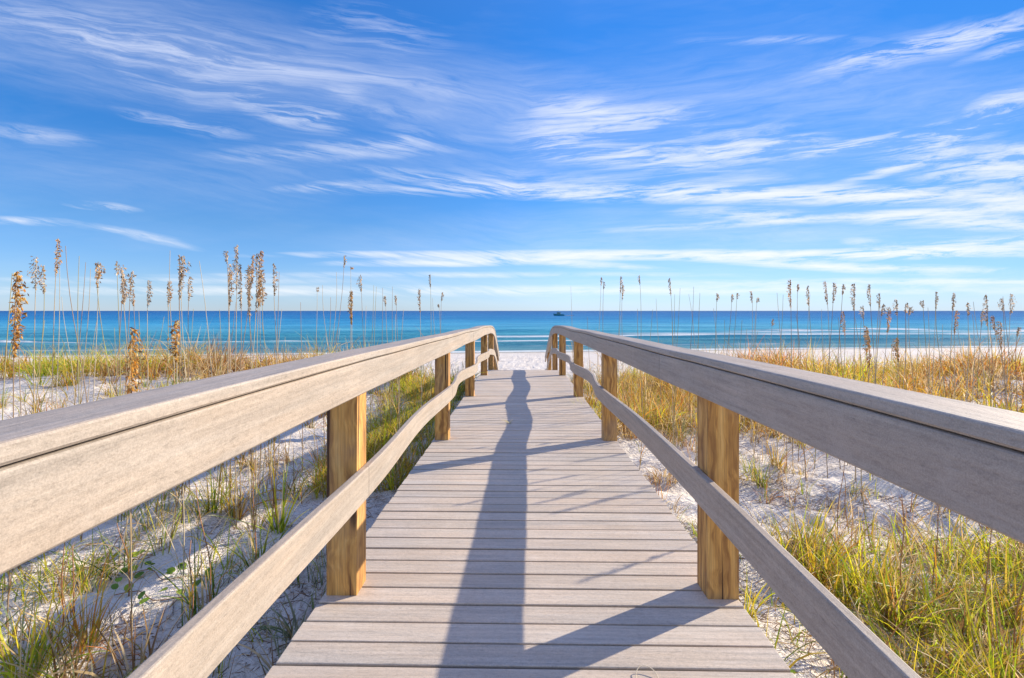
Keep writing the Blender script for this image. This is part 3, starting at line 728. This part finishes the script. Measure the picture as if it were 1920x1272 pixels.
for arr, sd in ((LEFT, 'left'), (RIGHT, 'right')):
    if sd == 'right': arr[:] = [(a[0], a[1], a[2] * 1.3, *a[3:]) if a[2] < 5.3 and a[1] != 620 else a for a in arr]
    arr.sort(key=lambda a: a[0])
    for i, (px, py, D, hd, ln, dr, pal) in enumerate(arr):
        what = ('bare' if hd == 0 else 'thick' if hd > .3 else 'small' if hd < .15 else 'drooping' if dr > .75 else 'slender' if dr < .35 else 'full') + ' ' + LOOK[pal]
        ht = 'above the horizon' if py < 580 else 'against the sea'
        oat(px, py, D, hd * 1.12, ln + rng.normal(0, 7), dr, pal, None, f"{what} sea oat {ht}, {ordn(i)}{'' if i == 0 else ' from left'} on the {sd} dune", f'sea oats standing on the {sd} dune')
# thin reddish stalks standing in the foreground sand
FG = [(110, 1010, 2.6), (133, 1020, 2.7), (392, 905, 2.85), (475, 860, 3.1), (240, 985, 3.0), (355, 1010, 2.55), (1695, 925, 3.1), (1755, 940, 3.2), (1850, 985, 2.9), (1905, 1060, 2.6), (1572, 860, 3.9), (1590, 880, 4.4)]
for i, (px, py, D) in enumerate(sorted(FG)):
    p = at(px, py, D); g = float(ground(p.x, p.y)); ln = rng.normal(0, .05)
    root = empty('dry_stalk', (p.x, p.y, g))
    sd = 'under the left handrail' if px < 900 else 'under the right handrail'
    j = i if px < 900 else i - 6
    tag(root, f"thin reddish dry stalk {sd}, {ordn(j)}{'' if j == 0 else ' from left'} of the six there", 'dry stalk', f'thin dry stalks {sd}')
    bm = bmesh.new(); H = max(.45, p.z - g)
    tube(bm, [(ln * t ** 2 + .006 * math.sin(9 * t + i), .02 * math.sin(5 * t), H * t) for t in np.linspace(0, 1, 9)], .0042, 5, .5)
    from_bm('stem', bm, simple('red_stalk', (.42, .20, .09), .6), root, smooth=True)
    b = Blades(); n = 7; hh = rng.uniform(.0, .5 * H, n)
    b.many(np.zeros(n), np.zeros(n), rng.uniform(.15, .35, n), rng.uniform(0, 6.28, n), np.full(n, .006), rng.uniform(.05, .3, n), rng.uniform(.3, 1.4, n), np.array(PAL['gold'])[rng.integers(0, 6, n)], hh)
    b.build('foliage', 4, GRASS_M, root)

# ------------------------------------------------------------------ stakes on the beach
WOOD_M = simple('weathered_stake_wood', (.30, .17, .08), .85)
for (px, py, D, w, h, lab) in [(1397, 672, 26, .19, .62, 'short brown wooden stake on the beach behind the right handrail'),
                               (1836, 676, 22, .07, .75, 'thin grey stake standing in the grass near the right edge of the beach'),
                               (549, 683, 25, .09, .42, 'dark wooden stub on the left beach, left one of a close pair'),
                               (556, 681, 25, .08, .36, 'dark wooden stub on the left beach, right one of a close pair')]:
    p = at(px, py, D); g = float(ground(p.x, p.y)); bm = bmesh.new()
    r = bmesh.ops.create_cone(bm, cap_ends=True, segments=10, radius1=w / 2, radius2=w / 2 * .85, depth=h + .5)
    for v in r['verts']:
        v.co.z += (h + .5) / 2 - .5
        if v.co.z > 0: v.co.x += .03; v.co.z += random.uniform(-.04, .04)
    bmesh.ops.bevel(bm, geom=bm.edges[:], offset=w * .06, segments=1, affect='EDGES')
    o = from_bm('wooden_stake', bm, WOOD_M); o.location = (p.x, p.y, g); tag(o, lab, 'stake', 'stakes left on the beach')

# ------------------------------------------------------------------ boat
D = 450.0; p = at(1048, 592, D)
boat = empty('fishing_boat', (p.x, p.y, SEA + .02), R(4)); tag(boat, 'small dark teal boat with a cabin near the horizon', 'boat')
HULL = simple('teal_hull', (.05, .24, .25), .4); CAB = simple('pale_cabin', (.16, .36, .38), .4); DARK = simple('dark_glass', (.02, .05, .06), .2)
secs = []; L = 9.5
for i in range(15):
    t = i / 14; x_ = -L / 2 + L * t
    hw = 1.55 * (1 - max(0, (.45 - t) / .45) ** 2.2) ** .9 + .02; sh = 1.15 + .9 * (1 - t) ** 2; kz = -.4 + .55 * max(0, (.2 - t) / .2)
    secs.append([(x_ - (.5 * (1 - t) ** 3), -hw, sh), (x_, -hw * .9, .35), (x_, -hw * .5, kz), (x_, 0, kz - .1), (x_, hw * .5, kz), (x_, hw * .9, .35), (x_ - (.5 * (1 - t) ** 3), hw, sh)])
bm = bmesh.new(); rr = [[bm.verts.new(v) for v in s] for s in secs]
for i in range(14):
    for q in range(6): bm.faces.new((rr[i][q], rr[i][q + 1], rr[i + 1][q + 1], rr[i + 1][q]))
    bm.faces.new((rr[i][0], rr[i + 1][0], rr[i + 1][6], rr[i][6]))
bm.faces.new(rr[14]); bm.faces.new(rr[0][::-1])
bmesh.ops.recalc_face_normals(bm, faces=bm.faces[:])
from_bm('hull', bm, HULL, boat)
bm = bmesh.new(); box(bm, -2.0, 1.4, -1.0, 1.0, 1.2, 3.0, .12)
cab = from_bm('cabin', bm, CAB, boat)
bm = bmesh.new(); box(bm, -1.7, 1.1, -1.03, 1.03, 2.1, 2.65, .02); from_bm('window', bm, DARK, cab)
bm = bmesh.new(); box(bm, -2.3, 2.0, -1.15, 1.15, 3.003, 3.15, .04); from_bm('roof', bm, HULL, boat)
bm = bmesh.new(); tube(bm, [(-.6, 0, 3.1), (-.6, 0, 5.0)], .07, 6); tube(bm, [(-.6, .1, 4.2), (.2, .1, 4.2)], .05, 6); from_bm('mast', bm, HULL, boat)
for sgn in (-1, 1):
    bm = bmesh.new(); tube(bm, [(1.9, 1.2 * sgn, 1.2), (4.4, 1.4 * sgn, 2.3)], .05, 5); from_bm('rod_holder', bm, CAB, boat)
FOAM_M = simple('foam', (.8, .82, .82), .8)
bm = bmesh.new()
for q in range(60):
    t = random.random(); r = bmesh.ops.create_icosphere(bm, subdivisions=1, radius=random.uniform(.25, .6))
    for v in r['verts']: v.co = Vector((v.co.x + p.x + 5 + 8 * t, v.co.y + p.y + random.uniform(-1, 1) * (1 + 1.5 * t), v.co.z * .5 + SEA + .15))
tag(from_bm('wake_water', bm, FOAM_M, smooth=True), 'short white wake behind the small boat', None, None, 'structure')

# ------------------------------------------------------------------ sky, sun
W = bpy.data.worlds.new('World'); S.world = W; W.use_nodes = True
t = NT(W.node_tree); t.n.clear()
out = t.add('ShaderNodeOutputWorld'); bg = t.add('ShaderNodeBackground', ins={'Strength': .12})
t.l.new(bg.outputs[0], out.inputs[0])
sky = t.add('ShaderNodeTexSky', sky_type='NISHITA', sun_disc=False, sun_elevation=R(SUN_EL), sun_rotation=R(SUN_AZ), altitude=0, air_density=1.0, dust_density=.0, ozone_density=1.6)
skc = t.add('ShaderNodeHueSaturation', ins={'Hue': .5, 'Saturation': 1.0, 'Value': 1.0, 'Color': sky.outputs[0]}).outputs[0]
d = t.add('ShaderNodeTexCoord').outputs['Generated']
sp = t.add('ShaderNodeSeparateXYZ', ins={0: d})
ya = t.math('MAXIMUM', t.math('ABSOLUTE', sp.outputs[1]), .04)
u = t.math('DIVIDE', sp.outputs[0], ya); v = t.math('DIVIDE', sp.outputs[2], ya)
skc = t.mix(1.0, skc, t.ramp(sp.outputs[2], [(0., (.35, .50, .98)), (.04, (.34, .50, .88)), (.152, (.27, .49, .80)), (.27, (.18, .50, .89)), (.49, (.17, .58, 1.08)), (.62, (.32, .68, 1.2)), (.8, (.55, .85, 1.5))]), 'MULTIPLY')  # highest stops lie out of view, tinted blue to colour the fill light
skc = t.mix(1.0, skc, t.ramp(sp.outputs[0], [(.1, 1.), (.75, .68)]), 'MULTIPLY')
uv = t.add('ShaderNodeCombineXYZ', ins={0: u, 1: v}).outputs[0]
# slow warp so that no wisp is an ellipse
wn = t.add('ShaderNodeTexNoise', ins={'Vector': t.mapping(uv, (1.6, 5, 1)), 'Scale': 1.0, 'Detail': 4.0, 'Roughness': .55}).outputs['Color']
wv = t.add('ShaderNodeVectorMath', operation='MULTIPLY', ins={0: t.add('ShaderNodeVectorMath', operation='SUBTRACT', ins={0: wn, 1: (.5, .5, .5)}).outputs[0], 1: (.24, .035, 0)}).outputs[0]
wv = t.add('ShaderNodeVectorMath', operation='SCALE', ins={0: wv, 3: t.ramp(v, [(.05, .35), (.4, 1.)])}).outputs[0]
uvw = t.add('ShaderNodeVectorMath', operation='ADD', ins={0: uv, 1: wv}).outputs[0]
WISPS = [(180, 45, 420, 30, 9, .30), (330, 90, 300, 20, 14, .30), (560, 128, 320, 13, 9, .34), (300, 130, 200, 26, 22, .30), (700, 48, 130, 32, 14, .40), (430, 158, 90, 22, 12, .42), (545, 213, 95, 19, 14, .95), (335, 225, 120, 14, 13, .60),
    (640, 278, 260, 15, -3, .50), (745, 262, 60, 22, -12, .45), (45, 246, 110, 12, 8, .45), (700, 210, 120, 9, 5, .22), (630, 178, 36, 14, 10, .35),
    (1080, 205, 90, 20, 6, .75), (1160, 232, 150, 22, -8, .75), (1050, 262, 90, 26, 10, .45), (1250, 265, 250, 20, -4, .50), (1330, 290, 240, 16, -3, .85), (1420, 272, 110, 12, -6, .9), (1570, 275, 110, 9, -11, 1.2), (1230, 305, 200, 16, 8, .45),
    (1790, 78, 230, 15, -13, 1.25), (1700, 100, 200, 24, -14, .40), (1890, 92, 90, 10, -18, .7), (1460, 78, 170, 7, 0, .35), (1740, 262, 140, 22, -14, 1.0), (1870, 200, 90, 17, -18, .9), (1650, 320, 130, 7, -16, .9), (1850, 300, 200, 20, -6, 1.0), (1790, 326, 120, 12, -8, .7), (1880, 338, 170, 14, -8, 1.1),
    (1480, 369, 800, 13, 1, 1.5), (900, 347, 230, 9, 8, .60), (640, 345, 140, 7, -4, .40), (1250, 350, 420, 16, 3, .35), (1400, 404, 130, 9, 2, .75), (1560, 412, 400, 6, -3, .85), (1800, 420, 220, 11, 2, 1.2), (1880, 395, 200, 8, -4, .8),
    (1400, 478, 800, 7, 0, 1.3), (900, 490, 260, 6, -1, .9), (1800, 465, 260, 12, -4, 1.2), (1520, 498, 260, 7, 4, .95), (1760, 505, 230, 5, 2, .7), (1100, 497, 140, 5, 3, .6), (1620, 455, 40, 6, 0, .6), (1680, 530, 420, 6, 0, .7),
    (180, 385, 70, 6, 6, .85), (30, 411, 100, 6, 2, .70), (290, 446, 90, 6, 12, .45), (210, 428, 110, 5, 8, .30), (1000, 545, 1300, 7, 0, .5), (250, 525, 500, 5, 0, .30), (850, 515, 500, 4, 0, .35)]
VEIL = [(250, 70, 560, 100, 12, .34), (760, 150, 500, 60, 8, .24), (1350, 180, 620, 60, -2, .26), (1150, 300, 420, 60, 2, .22), (1700, 260, 420, 110, -8, .20), (1500, 440, 800, 50, -1, .30), (60, 280, 300, 50, 6, .06), (600, 300, 400, 50, -2, .12), (1300, 540, 1200, 30, 0, .25)]
vacc = None
for (px, py, ln, wd, ang, A) in VEIL:
    m1 = t.add('ShaderNodeMapping', vector_type='TEXTURE', ins={'Vector': uvw, 'Location': ((px - 977) / F, (583 - py) / F, 0), 'Rotation': (0, 0, R(-ang)), 'Scale': (ln / F * 1.2, wd / F * 1.5, 1)})
    g = t.add('ShaderNodeTexGradient', gradient_type='SPHERICAL', ins={0: m1.outputs[0]}).outputs['Fac']
    vacc = t.math('MULTIPLY_ADD', g, A * .58, vacc if vacc is not None else 0.0)
acc = None
for (px, py, ln, wd, ang, A) in WISPS:
    cx_, cy_ = (px - 977) / F, (583 - py) / F
    # to the blob's own frame: move, turn, scale
    m1 = t.add('ShaderNodeMapping', vector_type='TEXTURE', ins={'Vector': uvw, 'Location': (cx_, cy_, 0), 'Rotation': (0, 0, R(-ang)), 'Scale': (ln / F * 1.25, wd / F * 1.7, 1)})
    g = t.add('ShaderNodeTexGradient', gradient_type='SPHERICAL', ins={0: m1.outputs[0]}).outputs['Fac']
    acc = t.math('MULTIPLY_ADD', g, A * (.62 if px < 820 else .85), acc if acc is not None else 0.0)
# feathered strands inside the wisps
wr = t.add('ShaderNodeVectorMath', operation='ADD', ins={0: uv, 1: t.add('ShaderNodeVectorMath', operation='SCALE', ins={0: wv, 3: 1.6}).outputs[0]}).outputs[0]
ws = t.add('ShaderNodeSeparateXYZ', ins={0: wr}); wu, wv2 = ws.outputs[0], ws.outputs[1]
shv = t.math('ADD', wv2, t.math('MULTIPLY', t.math('MINIMUM', wu, 0.0), .20))
shv = t.math('SUBTRACT', shv, t.math('MULTIPLY', t.math('MULTIPLY', wv2, t.math('MAXIMUM', wu, 0.0)), .30))
st = t.noise(t.add('ShaderNodeCombineXYZ', ins={0: t.math('MULTIPLY', wu, 5.5), 1: t.math('MULTIPLY', shv, 62.0)}).outputs[0], 1, 10, .70, .35)
st2 = t.noise(t.add('ShaderNodeCombineXYZ', ins={0: t.math('MULTIPLY', wu, 2.2), 1: t.math('MULTIPLY', shv, 17.0), 2: 4.0}).outputs[0], 1, 5, .6, .5)
st = t.math('ADD', t.math('MULTIPLY', st, .62), t.math('MULTIPLY', st2, .38))
stn = t.math('MULTIPLY_ADD', t.math('SUBTRACT', st, .5), 9.0, .42)
stn = t.math('MAXIMUM', t.math('ADD', stn, t.ramp(v, [(.0, .55), (.3, .0)])), .05)
dens = t.math('MULTIPLY', acc, stn)
veil = t.math('MULTIPLY', t.ramp(t.noise(t.mapping(wr, (1.2, 6, 1), (3, 0, 0)), 1, 5, .6), [(.45, 0.), (.8, .16)]), 1.0)
dens = t.math('ADD', dens, t.math('MULTIPLY', t.math('ADD', t.math('MULTIPLY', veil, .5), vacc), t.math('MAXIMUM', t.math('MULTIPLY_ADD', t.math('SUBTRACT', st, .5), 4.0, .9), 0.05)))
over = t.math('ADD', t.ramp(sp.outputs[2], [(.6, 0.), (.85, .12)]), t.ramp(t.math('MULTIPLY', sp.outputs[1], -1.0), [(.0, 0.), (.35, .22)]))  # unseen pale veil overhead and behind the camera, added as fill light
dens = t.math('ADD', dens, over)
dens = t.math('SUBTRACT', 1.0, t.math('POWER', 2.718, t.math('MULTIPLY', dens, -1.6)), clamp=True)
front = t.ramp(sp.outputs[2], [(.0, 0.), (.012, 1.)])
dens = t.math('MULTIPLY', dens, front)
cl_ = t.mix(t.ramp(v, [(.0, 0.), (.5, 1.)]), (5.3, 5.35, 5.4), (4.2, 4.5, 5.4))
fin = t.mix(dens, skc, cl_)
t.l.new(fin, bg.inputs['Color'])

sun = bpy.data.lights.new('sun', 'SUN'); sun.energy = 4.5; sun.angle = R(.5); sun.color = (1.0, .87, .68)
so = link(bpy.data.objects.new('sun', sun))
sd_ = Vector((math.cos(R(SUN_EL)) * math.sin(R(SUN_AZ)), math.cos(R(SUN_EL)) * math.cos(R(SUN_AZ)), math.sin(R(SUN_EL))))
so.rotation_euler = sd_.to_track_quat('Z', 'Y').to_euler(); so.location = (20, 10, 20)

cam = bpy.data.cameras.new('camera'); cam.sensor_width = 36; cam.lens = F / 1920 * 36; cam.shift_y = -53 / 1920
cam.clip_start = .02; cam.clip_end = 60000
co = link(bpy.data.objects.new('camera', cam)); co.location = (0, 0, EYE); co.rotation_euler = (R(90), 0, YAW)
S.camera = co
S.view_settings.view_transform = 'Standard'; S.view_settings.look = 'None'; S.view_settings.exposure = 0.76; S.view_settings.gamma = 1.0
S.cycles.max_bounces = 6; S.cycles.transmission_bounces = 3; S.cycles.transparent_max_bounces = 4
S.cycles.use_denoising = True
